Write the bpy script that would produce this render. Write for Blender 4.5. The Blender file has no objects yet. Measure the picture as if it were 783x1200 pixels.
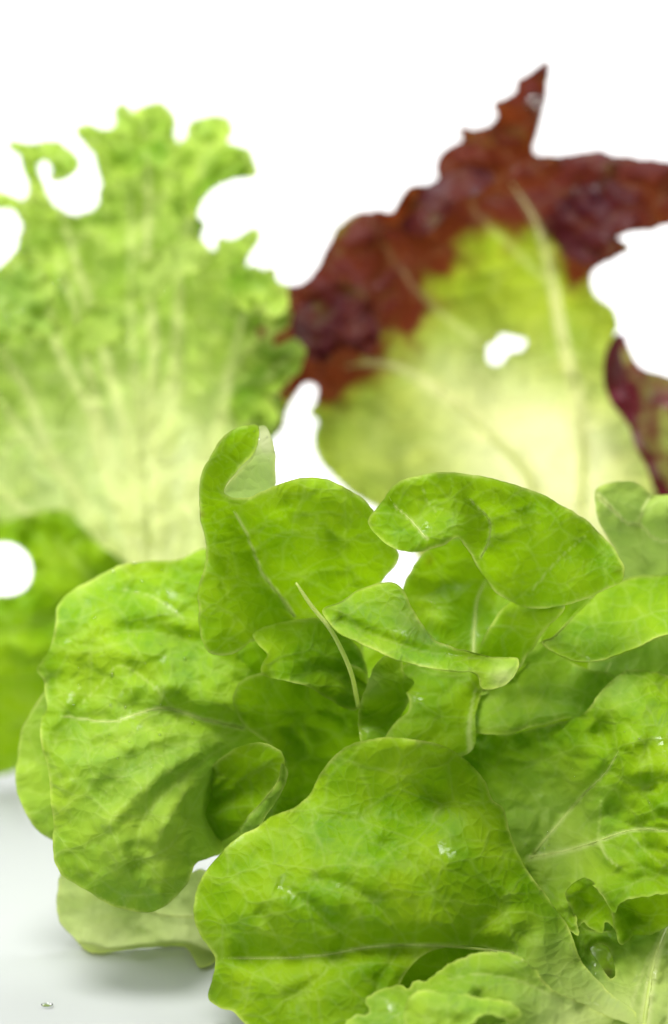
import bpy, math, random
import numpy as np
from mathutils import Vector
from mathutils.geometry import delaunay_2d_cdt

random.seed(4)
sc = bpy.context.scene

# ------------------------------------------------------------------ camera
CAM = np.array([0.0, -0.80, 0.295])
PITCH = math.radians(10.0)
FOC, SENS = 85.0, 36.0
cd = bpy.data.cameras.new('camera')
cam = bpy.data.objects.new('camera', cd)
sc.collection.objects.link(cam)
cam.location = CAM
cam.rotation_euler = (math.radians(90) - PITCH, 0, 0)
cd.lens = FOC; cd.sensor_fit = 'VERTICAL'; cd.sensor_height = SENS; cd.sensor_width = SENS
cd.clip_start = 0.01; cd.clip_end = 50
cd.dof.use_dof = True; cd.dof.focus_distance = 0.78; cd.dof.aperture_fstop = 4.9
sc.camera = cam

# ------------------------------------------------------------------ world, lamps, exposure
w = bpy.data.worlds.new('World'); sc.world = w; w.use_nodes = True
w.node_tree.nodes['Background'].inputs['Color'].default_value = (0.96, 0.98, 1.0, 1)
w.node_tree.nodes['Background'].inputs['Strength'].default_value = 0.08

def lamp(name, loc, target, size, power, color=(1, 1, 1), size_y=None):
    ld = bpy.data.lights.new(name, 'AREA'); ld.energy = power; ld.color = color
    ld.shape = 'RECTANGLE'; ld.size = size; ld.size_y = size_y or size
    o = bpy.data.objects.new(name, ld); sc.collection.objects.link(o)
    o.location = loc
    o.rotation_euler = (Vector(target) - Vector(loc)).to_track_quat('-Z', 'Y').to_euler()
    return o
lamp('back_top_softbox', (0.22, 0.55, 1.0), (0.0, 0.0, 0.12), 0.45, 2.0, (1, 0.985, 0.95))
lamp('top_softbox', (-0.24, -0.24, 1.05), (0, 0, 0.10), 0.42, 15.5, (1, 0.99, 0.96))
lamp('front_softbox', (-0.75, -0.85, 0.80), (0, 0, 0.12), 0.7, 6.0, (1, 0.99, 0.97))
lamp('backdrop_lamp', (-1.0, 0.70, 1.30), (0, 1.3, 0.4), 0.7, 24)
lamp('backdrop_lamp', (1.0, 0.70, 1.30), (0, 1.3, 0.4), 0.7, 24)

sc.cycles.max_bounces = 6; sc.cycles.diffuse_bounces = 4; sc.cycles.glossy_bounces = 2; sc.cycles.transmission_bounces = 5
sc.cycles.caustics_reflective = False; sc.cycles.caustics_refractive = False
sc.view_settings.view_transform = 'Standard'
sc.view_settings.look = 'None'
sc.view_settings.exposure = 0.12
sc.view_settings.gamma = 1.0
sc.view_settings.use_curve_mapping = False

# ------------------------------------------------------------------ maths helpers
SP, CP = math.sin(PITCH), math.cos(PITCH)
KPX = SENS / FOC / 1200.0          # tangent per photo pixel

def unproject(x, y, d):
    """photo pixel + millimetres in front of the plane 0.8 m away -> world point"""
    Z = 0.80 - np.asarray(d) / 1000.0
    u = (np.asarray(x) - 391.5) * KPX; v = (np.asarray(y) - 600.0) * KPX
    X = u * Z
    Y = Z * (CP - v * SP)
    H = -Z * (SP + v * CP)
    return np.stack([CAM[0] + X, CAM[1] + Y, CAM[2] + H], -1)

def table_d(y):
    v = (np.asarray(y) - 600.0) * KPX
    q = SP + v * CP
    Z = np.where(q > 0.05, (CAM[2] - 0.0012) / np.maximum(q, 0.05), 5.0)
    return (0.80 - Z) * 1000.0

def hash2(ix, iy, k):
    h = np.sin(ix * 127.1 + iy * 311.7 + k * 74.7) * 43758.5453
    return h - np.floor(h)

def vnoise(x, y, k=0):
    ix, iy = np.floor(x), np.floor(y); fx, fy = x - ix, y - iy
    def g(ax, ay):
        a = hash2(ix + ax, iy + ay, k) * 2 * np.pi
        return np.cos(a) * (fx - ax) + np.sin(a) * (fy - ay)
    sx = fx**3 * (fx * (fx * 6 - 15) + 10); sy = fy**3 * (fy * (fy * 6 - 15) + 10)
    a = g(0, 0) * (1 - sx) + g(1, 0) * sx
    b = g(0, 1) * (1 - sx) + g(1, 1) * sx
    return (a * (1 - sy) + b * sy) * 1.5

def fbm(x, y, k=0, o=3):
    s = 0; a = 1.0
    for i in range(o):
        s = s + a * vnoise(x * 2**i, y * 2**i, k + i * 7.3); a *= 0.5
    return s

def voro(x, y, k=0):
    ix, iy = np.floor(x), np.floor(y)
    f1 = np.full(x.shape, 9.0); f2 = np.full(x.shape, 9.0)
    for ax in (-1, 0, 1):
        for ay in (-1, 0, 1):
            px = ix + ax + 0.1 + 0.8 * hash2(ix + ax, iy + ay, k)
            py = iy + ay + 0.1 + 0.8 * hash2(ix + ax, iy + ay, k + 3.1)
            d = np.hypot(x - px, y - py)
            f2 = np.where(d < f1, f1, np.minimum(f2, d)); f1 = np.minimum(f1, d)
    return f1, f2

def sstep(a, b, x):
    t = np.clip((x - a) / (b - a), 0, 1); return t * t * (3 - 2 * t)

class TPS:
    def __init__(s, pts):
        P = np.array([(p[0] / 100, p[1] / 100) for p in pts]); v = np.array([p[2] for p in pts], float)
        n = len(P); K = s.k(np.hypot(P[:, None, 0] - P[None, :, 0], P[:, None, 1] - P[None, :, 1])) + 0.03 * np.eye(n)
        Q = np.hstack([np.ones((n, 1)), P]); M = np.zeros((n + 3, n + 3))
        M[:n, :n] = K; M[:n, n:] = Q; M[n:, :n] = Q.T
        s.w = np.linalg.lstsq(M, np.concatenate([v, np.zeros(3)]), rcond=None)[0]; s.P = P
        s.lo, s.hi = v.min() - 12, v.max() + 12
    @staticmethod
    def k(r):
        return np.where(r > 1e-9, r * r * np.log(np.maximum(r, 1e-9)), 0)
    def __call__(s, x, y):
        x, y = x / 100, y / 100
        r = np.hypot(x[:, None] - s.P[None, :, 0], y[:, None] - s.P[None, :, 1])
        return np.clip(s.k(r) @ s.w[:-3] + s.w[-3] + s.w[-2] * x + s.w[-1] * y, s.lo, s.hi)

def spline(pts, step, closed):
    P = np.array([p[:2] for p in pts], float); n = len(P); out = []
    for i in range(n if closed else n - 1):
        if closed: a, b, c, d = P[(i - 1) % n], P[i], P[(i + 1) % n], P[(i + 2) % n]
        else: a, b, c, d = P[max(i - 1, 0)], P[i], P[i + 1], P[min(i + 2, n - 1)]
        L = np.linalg.norm(c - b); m = max(1, int(round(L / step)))
        la, ld = max(np.linalg.norm(b - a), 1e-6), max(np.linalg.norm(d - c), 1e-6)
        t1 = (c - a) / (la + L) * L; t2 = (d - b) / (L + ld) * L
        for j in range(m):
            t = j / m
            out.append((2*t**3 - 3*t*t + 1) * b + (t**3 - 2*t*t + t) * t1 + (-2*t**3 + 3*t*t) * c + (t**3 - t*t) * t2)
    if not closed: out.append(P[-1])
    return np.array(out)

def inside(x, y, poly):
    r = np.zeros(x.shape, bool); n = len(poly)
    for i in range(n):
        x1, y1 = poly[i]; x2, y2 = poly[(i + 1) % n]
        c = (y1 > y) != (y2 > y)
        if y1 != y2:
            r ^= c & (x < (x2 - x1) * (y - y1) / (y2 - y1) + x1)
    return r

def poly_dist(x, y, pl, closed=False):
    d = np.full(x.shape, 1e9); n = len(pl); tt = np.zeros(x.shape)
    for i in range(n if closed else n - 1):
        ax, ay = pl[i]; bx, by = pl[(i + 1) % n]
        dx, dy = bx - ax, by - ay; L = dx * dx + dy * dy + 1e-9
        t = np.clip(((x - ax) * dx + (y - ay) * dy) / L, 0, 1)
        e = np.hypot(x - ax - t * dx, y - ay - t * dy)
        m = e < d; d = np.where(m, e, d); tt = np.where(m, (i + t) / max(n - 1, 1), tt)
    return d, tt

# ------------------------------------------------------------------ materials
def newmat(name):
    m = bpy.data.materials.new(name); m.use_nodes = True
    nt = m.node_tree; nt.nodes.clear()
    return m, nt, nt.nodes.new, nt.links.new

def mixc(N, L, f, a, b, mode='MIX'):
    n = N('ShaderNodeMix'); n.data_type = 'RGBA'; n.blend_type = mode
    for s, v in ((n.inputs[0], f), (n.inputs[6], a), (n.inputs[7], b)):
        if hasattr(v, 'is_linked'): L(v, s)
        elif isinstance(v, (tuple, list)): s.default_value = (*v, 1)
        else: s.default_value = v
    return n.outputs[2]

def mth(N, L, op, a, b=0.0, c=None):
    n = N('ShaderNodeMath'); n.operation = op
    for s, v in zip(n.inputs, (a, b, c)):
        if v is None: continue
        if hasattr(v, 'is_linked'): L(v, s)
        else: s.default_value = v
    return n.outputs[0]

def leaf_material(name, dark, light, trans, vdir=0.6, netc=0.08,  tmix=0.30, rough=0.44, bump=0.55, coat=0.5,
                  pale=(0.62, 0.67, 0.28), red=(0.075, 0.012, 0.009), redt=(0.17, 0.035, 0.007)):
    m, nt, N, L = newmat(name)
    out = N('ShaderNodeOutputMaterial')
    def attr(n):
        a = N('ShaderNodeAttribute'); a.attribute_name = n; return a
    uv = attr('luv').outputs['Vector']
    pig = N('ShaderNodeSeparateColor'); L(attr('pig').outputs['Color'], pig.inputs[0])
    a_pale, a_red, a_vein = pig.outputs[0], pig.outputs[1], pig.outputs[2]
    a_edge = attr('edge').outputs['Fac']
    def noise(scale, det=3, rgh=0.55):
        n = N('ShaderNodeTexNoise'); n.inputs['Scale'].default_value = scale
        n.inputs['Detail'].default_value = det; n.inputs['Roughness'].default_value = rgh
        L(uv, n.inputs['Vector']); return n.outputs['Fac']
    n1, n2 = noise(55, 2), noise(420, 2)
    def ramp(f, a, b):
        r = N('ShaderNodeMapRange'); r.inputs[1].default_value = a; r.inputs[2].default_value = b
        L(f, r.inputs[0]); return r.outputs[0]
    # branching net of veins at two scales, the blade puffed up between them
    wv = N('ShaderNodeVectorMath'); wv.operation = 'MULTIPLY_ADD'
    nz = N('ShaderNodeTexNoise'); nz.inputs['Scale'].default_value = 90; nz.inputs['Detail'].default_value = 1; L(uv, nz.inputs['Vector'])
    L(nz.outputs['Color'], wv.inputs[0]); wv.inputs[1].default_value = (0.0055,) * 3; L(uv, wv.inputs[2])
    def net_at(sc_, stretch):
        mp = N('ShaderNodeMapping'); mp.inputs['Rotation'].default_value = (0, 0, vdir); mp.inputs['Scale'].default_value = (stretch, 1, 1)
        L(wv.outputs[0], mp.inputs['Vector'])
        vo = N('ShaderNodeTexVoronoi'); vo.voronoi_dimensions = '2D'; vo.feature = 'DISTANCE_TO_EDGE'; vo.inputs['Scale'].default_value = sc_
        L(mp.outputs[0], vo.inputs['Vector']); return vo.outputs['Distance']
    d1, d2 = net_at(78, 0.7), net_at(250, 1.0)
    net1, net2 = ramp(d1, 0.055, 0.0), ramp(d2, 0.09, 0.0)
    puff = mth(N, L, 'POWER', ramp(d1, 0.0, 0.35), 0.6)
    net = mth(N, L, 'MAXIMUM', mth(N, L, 'MULTIPLY', net1, 1.0), mth(N, L, 'MULTIPLY', net2, 0.40))
    col = mixc(N, L, ramp(n1, 0.32, 0.68), dark, light)
    col = mixc(N, L, mth(N, L, 'MULTIPLY', ramp(n2, 0.35, 0.75), 0.35), col, light)
    col = mixc(N, L, mth(N, L, 'MULTIPLY', net, netc), col, pale)
    redn = mth(N, L, 'MULTIPLY', a_red, mth(N, L, 'ADD', mth(N, L, 'MULTIPLY', ramp(n1, 0.3, 0.6), 0.30), 0.90))
    redc = N('ShaderNodeClamp'); L(redn, redc.inputs[0]); redc = redc.outputs[0]
    vf = mth(N, L, 'MULTIPLY', a_vein, mth(N, L, 'SUBTRACT', 1.0, mth(N, L, 'MULTIPLY', redc, 0.6)))
    tcol = mixc(N, L, 0.55, col, trans)
    base = mixc(N, L, a_pale, col, pale); tb = mixc(N, L, a_pale, tcol, (0.86, 0.91, 0.50))
    base = mixc(N, L, redc, base, mixc(N, L, ramp(noise(70, 2), 0.36, 0.56), red, (0.050, 0.007, 0.014))); tb = mixc(N, L, redc, tb, redt)
    base = mixc(N, L, vf, base, pale); tb = mixc(N, L, vf, tb, (0.80, 0.85, 0.35))
    base = mixc(N, L, mth(N, L, 'MULTIPLY', a_edge, 0.55), base, mixc(N, L, redc, (0.62, 0.70, 0.16), red))
    tb = mixc(N, L, mth(N, L, 'MULTIPLY', a_edge, 0.7), tb, mixc(N, L, redc, (0.9, 0.95, 0.35), redt))
    # bump
    h = mth(N, L, 'ADD', mth(N, L, 'MULTIPLY', n2, 0.22), mth(N, L, 'MULTIPLY', puff, 0.42))
    h = mth(N, L, 'ADD', h, mth(N, L, 'MULTIPLY', ramp(d2, 0.0, 0.3), 0.22))
    bp = N('ShaderNodeBump'); bp.inputs['Strength'].default_value = bump; bp.inputs['Distance'].default_value = 0.0012
    L(h, bp.inputs['Height'])
    p = N('ShaderNodeBsdfPrincipled'); L(base, p.inputs['Base Color'])
    L(mth(N, L, 'ADD', rough - 0.08, mth(N, L, 'MULTIPLY', n2, 0.2)), p.inputs['Roughness'])
    p.inputs['Specular IOR Level'].default_value = 0.08
    nw = noise(95, 3)
    L(mth(N, L, 'MULTIPLY', ramp(nw, 0.60, 0.72), coat), p.inputs['Coat Weight']); p.inputs['Coat Roughness'].default_value = 0.10
    L(bp.outputs[0], p.inputs['Coat Normal'])
    L(bp.outputs[0], p.inputs['Normal'])
    t = N('ShaderNodeBsdfTranslucent'); L(tb, t.inputs['Color']); L(bp.outputs[0], t.inputs['Normal'])
    mx = N('ShaderNodeMixShader'); mx.inputs[0].default_value = tmix
    L(p.outputs[0], mx.inputs[1]); L(t.outputs[0], mx.inputs[2]); L(mx.outputs[0], out.inputs[0])
    return m

M_BUTTER = leaf_material('butterhead_leaf', (0.112, 0.252, 0.001), (0.242, 0.39, 0.007), (0.37, 0.66, 0.001))
M_FRILL = leaf_material('frilly_leaf', (0.10, 0.25, 0.008), (0.38, 0.53, 0.07), (0.54, 0.72, 0.12), tmix=0.54)
M_RED = leaf_material('red_leaf', (0.13, 0.22, 0.005), (0.38, 0.45, 0.03), (0.50, 0.66, 0.03), tmix=0.42, rough=0.40, coat=0.3,
                      pale=(0.70, 0.68, 0.32))

M_PURPLE = leaf_material('purple_leaf', (0.13, 0.22, 0.005), (0.38, 0.45, 0.03), (0.50, 0.66, 0.03), tmix=0.30, rough=0.28, coat=1.0,
                         red=(0.13, 0.022, 0.040), redt=(0.22, 0.03, 0.03))

def vein_material(name, ca, cb, tm):
    m, nt, N, L = newmat(name)
    out = N('ShaderNodeOutputMaterial')
    tc = N('ShaderNodeTexCoord'); n = N('ShaderNodeTexNoise'); n.inputs['Scale'].default_value = 180
    L(tc.outputs['Object'], n.inputs['Vector'])
    c = mixc(N, L, n.outputs['Fac'], ca, cb)
    p = N('ShaderNodeBsdfPrincipled'); L(c, p.inputs['Base Color']); p.inputs['Roughness'].default_value = 0.35
    t = N('ShaderNodeBsdfTranslucent'); t.inputs['Color'].default_value = (0.80, 0.86, 0.36, 1)
    mx = N('ShaderNodeMixShader'); mx.inputs[0].default_value = tm
    L(p.outputs[0], mx.inputs[1]); L(t.outputs[0], mx.inputs[2]); L(mx.outputs[0], out.inputs[0]); return m
M_VEIN = vein_material('leaf_vein', (0.50, 0.64, 0.13), (0.66, 0.74, 0.28), 0.45)
M_RIB = vein_material('pale_rib', (0.78, 0.80, 0.42), (0.86, 0.85, 0.55), 0.62)

def backdrop_material(name, ca, cb):
    m, nt, N, L = newmat(name)
    out = N('ShaderNodeOutputMaterial')
    tc = N('ShaderNodeTexCoord'); n = N('ShaderNodeTexNoise'); n.inputs['Scale'].default_value = 9; n.inputs['Detail'].default_value = 4
    L(tc.outputs['Object'], n.inputs['Vector'])
    c = mixc(N, L, n.outputs['Fac'], ca, cb)
    p = N('ShaderNodeBsdfPrincipled'); L(c, p.inputs['Base Color'])
    r = mth(N, L, 'ADD', 0.40, mth(N, L, 'MULTIPLY', n.outputs['Fac'], 0.12)); L(r, p.inputs['Roughness'])
    p.inputs['Specular IOR Level'].default_value = 0.2
    L(p.outputs[0], out.inputs[0]); return m

def water_material():
    m, nt, N, L = newmat('water')
    out = N('ShaderNodeOutputMaterial'); t = N('ShaderNodeBsdfTransparent'); g = N('ShaderNodeBsdfGlossy')
    t.inputs['Color'].default_value = (0.985, 0.99, 0.99, 1); g.inputs['Roughness'].default_value = 0.03
    f = N('ShaderNodeFresnel'); f.inputs['IOR'].default_value = 1.45
    mx = N('ShaderNodeMixShader'); L(mth(N, L, 'ADD', f.outputs[0], 0.03), mx.inputs[0])
    L(t.outputs[0], mx.inputs[1]); L(g.outputs[0], mx.inputs[2]); L(mx.outputs[0], out.inputs[0]); return m
M_WATER = water_material()

# ------------------------------------------------------------------ setting: white sweep
def link(name, me, parent=None, mat=None):
    o = bpy.data.objects.new(name, me); sc.collection.objects.link(o)
    if parent: o.parent = parent
    if mat and me: me.materials.append(mat)
    return o

prof = [(-1.6, -0.006), (0.7, -0.006)]
R0 = 0.6
for i in range(1, 17):
    a = i / 16 * math.pi / 2
    prof.append((0.7 + R0 * math.sin(a), R0 - R0 * math.cos(a) - 0.006))
prof.append((0.7 + R0, 2.4))
vs, fs = [], []
for (yy, zz) in prof: vs += [(-2.2, yy, zz), (2.2, yy, zz)]
for i in range(len(prof) - 1): fs.append((2*i, 2*i+1, 2*i+3, 2*i+2))
me = bpy.data.meshes.new('backdrop'); me.from_pydata(vs, [], fs)
me.polygons.foreach_set('use_smooth', [True] * len(me.polygons))
bd = link('backdrop', me, None, backdrop_material('white_paper', (0.74, 0.75, 0.75), (0.78, 0.785, 0.785)))
bd['kind'] = 'structure'; bd['label'] = 'seamless white paper sweeping up behind the lettuces'
# pale grey acrylic sheet the lettuces stand on
X0, X1, Y0, Y1, T0 = -1.2, 1.2, -0.75, 0.45, 0.004
vs = [(X0, Y0, -T0), (X1, Y0, -T0), (X1, Y1, -T0), (X0, Y1, -T0), (X0, Y0, 0), (X1, Y0, 0), (X1, Y1, 0), (X0, Y1, 0)]
fs = [(3, 2, 1, 0), (4, 5, 6, 7), (0, 1, 5, 4), (1, 2, 6, 5), (2, 3, 7, 6), (3, 0, 4, 7)]
me = bpy.data.meshes.new('tabletop'); me.from_pydata(vs, [], fs)
tt = link('tabletop', me, None, backdrop_material('pale_acrylic', (0.345, 0.36, 0.36), (0.37, 0.385, 0.38)))
tt['kind'] = 'structure'; tt['label'] = 'smooth pale grey-white tabletop'

# ------------------------------------------------------------------ leaf builder
def tube_mesh(pts, rad, sides=6):
    """tapered closed tube through world points"""
    n = len(pts); V = []; F = []
    for i in range(n):
        a = pts[max(i - 1, 0)]; b = pts[min(i + 1, n - 1)]
        t = (b - a); t = t / (np.linalg.norm(t) + 1e-12)
        up = np.array([0.1, -1.0, 0.2]); s = np.cross(t, up); s /= np.linalg.norm(s) + 1e-12; u = np.cross(s, t)
        for k in range(sides):
            an = 2 * math.pi * k / sides
            V.append(pts[i] + rad[i] * (math.cos(an) * s + math.sin(an) * u))
    for i in range(n - 1):
        for k in range(sides):
            F.append((i*sides + k, i*sides + (k+1) % sides, (i+1)*sides + (k+1) % sides, (i+1)*sides + k))
    F.append(tuple(range(sides))[::-1]); F.append(tuple((n-1)*sides + k for k in range(sides)))
    return V, F

SEED = [1]
def patch(spec, k):
    """one sheet of a leaf: returns world vertices, faces and pigment attributes"""
    step = spec.get('step', 3.1)
    ol = spline(spec['o'], step, True)
    ja = spec.get('jit', 0.8); js = spec.get('jits', 14.0)
    ol = ol + np.stack([fbm(ol[:, 0] / js, ol[:, 1] / js, k + 11), fbm(ol[:, 0] / js, ol[:, 1] / js, k + 23)], -1) * ja
    ol = ol + np.stack([vnoise(ol[:, 0] / 38, ol[:, 1] / 38, k + 31), vnoise(ol[:, 0] / 38, ol[:, 1] / 38, k + 37)], -1) * spec.get('jit2', 2.3)
    holes = [spline(h, step, True) for h in spec.get('holes', [])]
    tps = TPS(spec['d'])
    veins = [(spline(v['p'], 6, False), v) for v in spec.get('v', [])]
    q, qs = spec.get('q', 0.9), spec.get('qs', 34.0)
    ra, rs, rw = spec.get('ruf', 1.0), spec.get('rufs', 40.0), spec.get('rufw', 16.0)
    na, ns = spec.get('n', 2.2), spec.get('ns', 70.0)
    th = spec.get('dir', 0.0); ct, st = math.cos(th), math.sin(th)
    def field(x, y):
        de, _ = poly_dist(x, y, ol, True)
        for h in holes: de = np.minimum(de, poly_dist(x, y, h, True)[0])
        d = tps(x, y)
        ad = spec.get('add', (0, 0, 0)); d = d + ad[0] + np.clip((ad[1] - y) * ad[2], -30, 60)
        d = d + na * fbm(x / ns, y / ns, k, 3)
        wx = x + 9 * vnoise(x / 28, y / 28, k + 5); wy = y + 9 * vnoise(x / 28, y / 28, k + 9)
        rx, ry = (wx * ct + wy * st) / 1.7, (-wx * st + wy * ct)
        f1, f2 = voro(rx / qs, ry / qs, k)
        e = f2 - f1
        pale = np.full(x.shape, spec.get('pale0', 0.0))
        for (bx, by, br, ba) in spec.get('pale', []):
            pale = pale + ba * np.exp(-((x - bx) ** 2 + (y - by) ** 2) / br ** 2)
        amp = (1 - 0.8 * np.clip(pale, 0, 1)) * q * (0.55 + 0.8 * vnoise(x / 90, y / 90, k + 40)) * sstep(0, 25, de)
        d = d + amp * (sstep(0.0, 0.5, e) - 0.5)
        net = (1 - sstep(0.0, 0.10, e)) * spec.get('net', 0.07)
        vein = net
        for pl, v in veins:
            dist, t = poly_dist(x, y, pl)
            wv = v.get('w', (2, 1)); r = wv[0] + (wv[1] - wv[0]) * t
            fade = sstep(0, 0.08, 1 - t) * 0.85 + 0.15
            d = d - v.get('g', 1.2) * np.exp(-(dist / v.get('gw', 9)) ** 2) * fade
            vein = np.maximum(vein, v.get('c', 0.5) * (1 - sstep(r * 0.6, r * 2.2, dist)) * fade)
        for (bx, by, br, ba) in spec.get('b', []):
            d = d + ba * np.exp(-((x - bx) ** 2 + (y - by) ** 2) / br ** 2)
        d = d + ra * np.exp(-de / rw) * (fbm(x / rs, y / rs, k + 60, 2)) * 1.6
        ro = spec.get('roll', 3.0)
        d = d + ro * np.exp(-(de / spec.get('rollw', 11.0)) ** 1.3) * (1.5 * vnoise(x / 75, y / 75, k + 90) - 0.35)
        d = np.maximum(d, table_d(y) + 0.4)
        red = np.full(x.shape, spec.get('red0', 0.0))
        for (bx, by, br, ba) in spec.get('red', []):
            red = red + ba * np.exp(-((x - bx) ** 2 + (y - by) ** 2) / br ** 2)
        if 'red' in spec or 'red0' in spec:
            red = sstep(0.10, 1.6, red + 0.6 * np.clip(red * 2.5, 0, 1) * fbm(x / 38, y / 38, k + 77, 3))
        edge = np.exp(-de / 1.6) * np.clip(0.55 + 0.8 * vnoise(x / 30, y / 30, k + 55), 0.1, 1)
        return d, np.clip(pale, 0, 1), np.clip(red, 0, 1), np.clip(vein, 0, 1), edge
    lo, hi = ol.min(0), ol.max(0)
    gx, gy = np.meshgrid(np.arange(lo[0], hi[0], step), np.arange(lo[1], hi[1], step * 0.87))
    gx = gx + (np.arange(gy.shape[0]) % 2)[:, None] * step / 2
    gx, gy = gx.ravel(), gy.ravel()
    m = inside(gx, gy, ol) & (poly_dist(gx, gy, ol, True)[0] > step * 0.55)
    for h in holes: m &= ~inside(gx, gy, h) & (poly_dist(gx, gy, h, True)[0] > step * 0.5)
    P = np.vstack([ol] + holes + [np.stack([gx[m], gy[m]], -1)])
    E = []; s = 0
    for lp in [ol] + holes:
        n = len(lp); E += [(s + i, s + (i + 1) % n) for i in range(n)]; s += n
    res = delaunay_2d_cdt([Vector((float(a), float(b))) for a, b in P], E, [], 0, 1e-4)
    Q = np.array([(v[0], v[1]) for v in res[0]]); T = np.array([f for f in res[2] if len(f) == 3])
    c = Q[T].mean(1)
    keep = inside(c[:, 0], c[:, 1], ol)
    for h in holes: keep &= ~inside(c[:, 0], c[:, 1], h)
    T = T[keep]
    d, pale, red, vein, edge = field(Q[:, 0], Q[:, 1])
    V = unproject(Q[:, 0], Q[:, 1], d)
    off = np.array([k * 0.371 % 5, k * 0.713 % 5])
    luv = np.stack([Q[:, 0] * 0.000283 + off[0], Q[:, 1] * 0.000283 + off[1], d * 0.0005], -1)
    A = [V, luv, np.stack([pale, red, vein, np.ones_like(red)], -1), edge]
    F = [tuple(int(i) for i in t) for t in T]
    # rolled rim that gives the margin its thickness
    rim = spec.get('rim', 0.09) / 1000
    if rim > 0:
        for lp in [ol] + holes:
            dd, pa, re, ve, ed = field(lp[:, 0], lp[:, 1])
            W = unproject(lp[:, 0], lp[:, 1], dd); n = len(lp); base = len(A[0]); S = 5
            RV = np.zeros((n * S, 3))
            for i in range(n):
                t = W[(i + 1) % n] - W[i - 1]; t = t / (np.linalg.norm(t) + 1e-12)
                sv = np.cross(t, [0.05, -1, 0.2]); sv /= np.linalg.norm(sv) + 1e-12; u = np.cross(sv, t)
                for j in range(S):
                    an = 2 * math.pi * j / S
                    RV[i * S + j] = W[i] + rim * (math.cos(an) * sv + math.sin(an) * u)
            for i in range(n):
                for j in range(S):
                    i2 = (i + 1) % n
                    F.append((base + i*S + j, base + i*S + (j+1) % S, base + i2*S + (j+1) % S, base + i2*S + j))
            rep = lambda a: np.repeat(a, S, axis=0)
            lu = np.stack([lp[:, 0] * 0.000283 + off[0], lp[:, 1] * 0.000283 + off[1], dd * 0.0005], -1)
            A = [np.vstack([A[0], RV]), np.vstack([A[1], rep(lu)]),
                 np.vstack([A[2], rep(np.stack([pa, re, ve, np.ones_like(re)], -1))]), np.concatenate([A[3], rep(ed)])]
    return A, F, veins, field

STAT = []
def leaf(parent, mat, specs, label=None, name='leaf'):
    if isinstance(specs, dict): specs = [specs]
    V = []; F = []; LU = []; PG = []; ED = []; base = 0; tubes = []
    for s in specs:
        SEED[0] += 1
        k = float(SEED[0]) * 3.17
        A, f, veins, field = patch(s, k)
        V.append(A[0]); LU.append(A[1]); PG.append(A[2]); ED.append(A[3])
        F += [tuple(i + base for i in t) for t in f]; base += len(A[0])
        for pl, v in veins:
            if v.get('tube', True): tubes.append((pl, v, field))
    V = np.vstack(V); LU = np.vstack(LU); PG = np.vstack(PG); ED = np.concatenate(ED)
    me = bpy.data.meshes.new(name)
    me.from_pydata([tuple(a) for a in V], [], F)
    me.polygons.foreach_set('use_smooth', [True] * len(me.polygons))
    a = me.attributes.new('luv', 'FLOAT_VECTOR', 'POINT'); a.data.foreach_set('vector', LU.astype(np.float32).ravel())
    a = me.attributes.new('pig', 'FLOAT_COLOR', 'POINT'); a.data.foreach_set('color', PG.astype(np.float32).ravel())
    a = me.attributes.new('edge', 'FLOAT', 'POINT'); a.data.foreach_set('value', ED.astype(np.float32))
    o = link(name, me, parent, mat)
    if label: o['label'] = label
    for pl, v, field in tubes:
        wv = v.get('w', (2, 1)); n = len(pl); d = field(pl[:, 0], pl[:, 1])[0]
        r = np.linspace(wv[0], wv[1] * 0.5, n) * 0.283 / 1000 * 0.75
        pts = unproject(pl[:, 0], pl[:, 1], d - r * 1000 * v.get('sink', 0.55))
        TV, TF = tube_mesh(pts, r)
        tm = bpy.data.meshes.new(v.get('name', 'vein')); tm.from_pydata([tuple(p) for p in TV], [], TF)
        tm.polygons.foreach_set('use_smooth', [True] * len(tm.polygons))
        link(v.get('name', 'vein'), tm, o, v.get('mat', M_VEIN))
    STAT.append((name, label, len(F), V[:, 2].min()))
    return o

def thing(name, label, cat, loc, group=None):
    o = bpy.data.objects.new(name, None); sc.collection.objects.link(o)
    o.empty_display_size = 0.02
    o['label'] = label; o['category'] = cat
    if group: o['group'] = group
    return o

from mathutils import Matrix
def plant(name, label, cat, px, group=None):
    o = thing(name, label, cat, None, group)
    p = unproject(px[0], px[1], px[2]); o.location = (p[0], p[1], 0.0)
    return o
def fix(parent):
    for c in parent.children:
        c.matrix_parent_inverse = Matrix.Translation(-parent.location)

# ================================================================= butterhead in front
HEAD = plant('lettuce_head', 'bright green butterhead lettuce with broad soft leaves, in front and in focus', 'lettuce', (600, 1190, 20))
B_ = M_BUTTER

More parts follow.
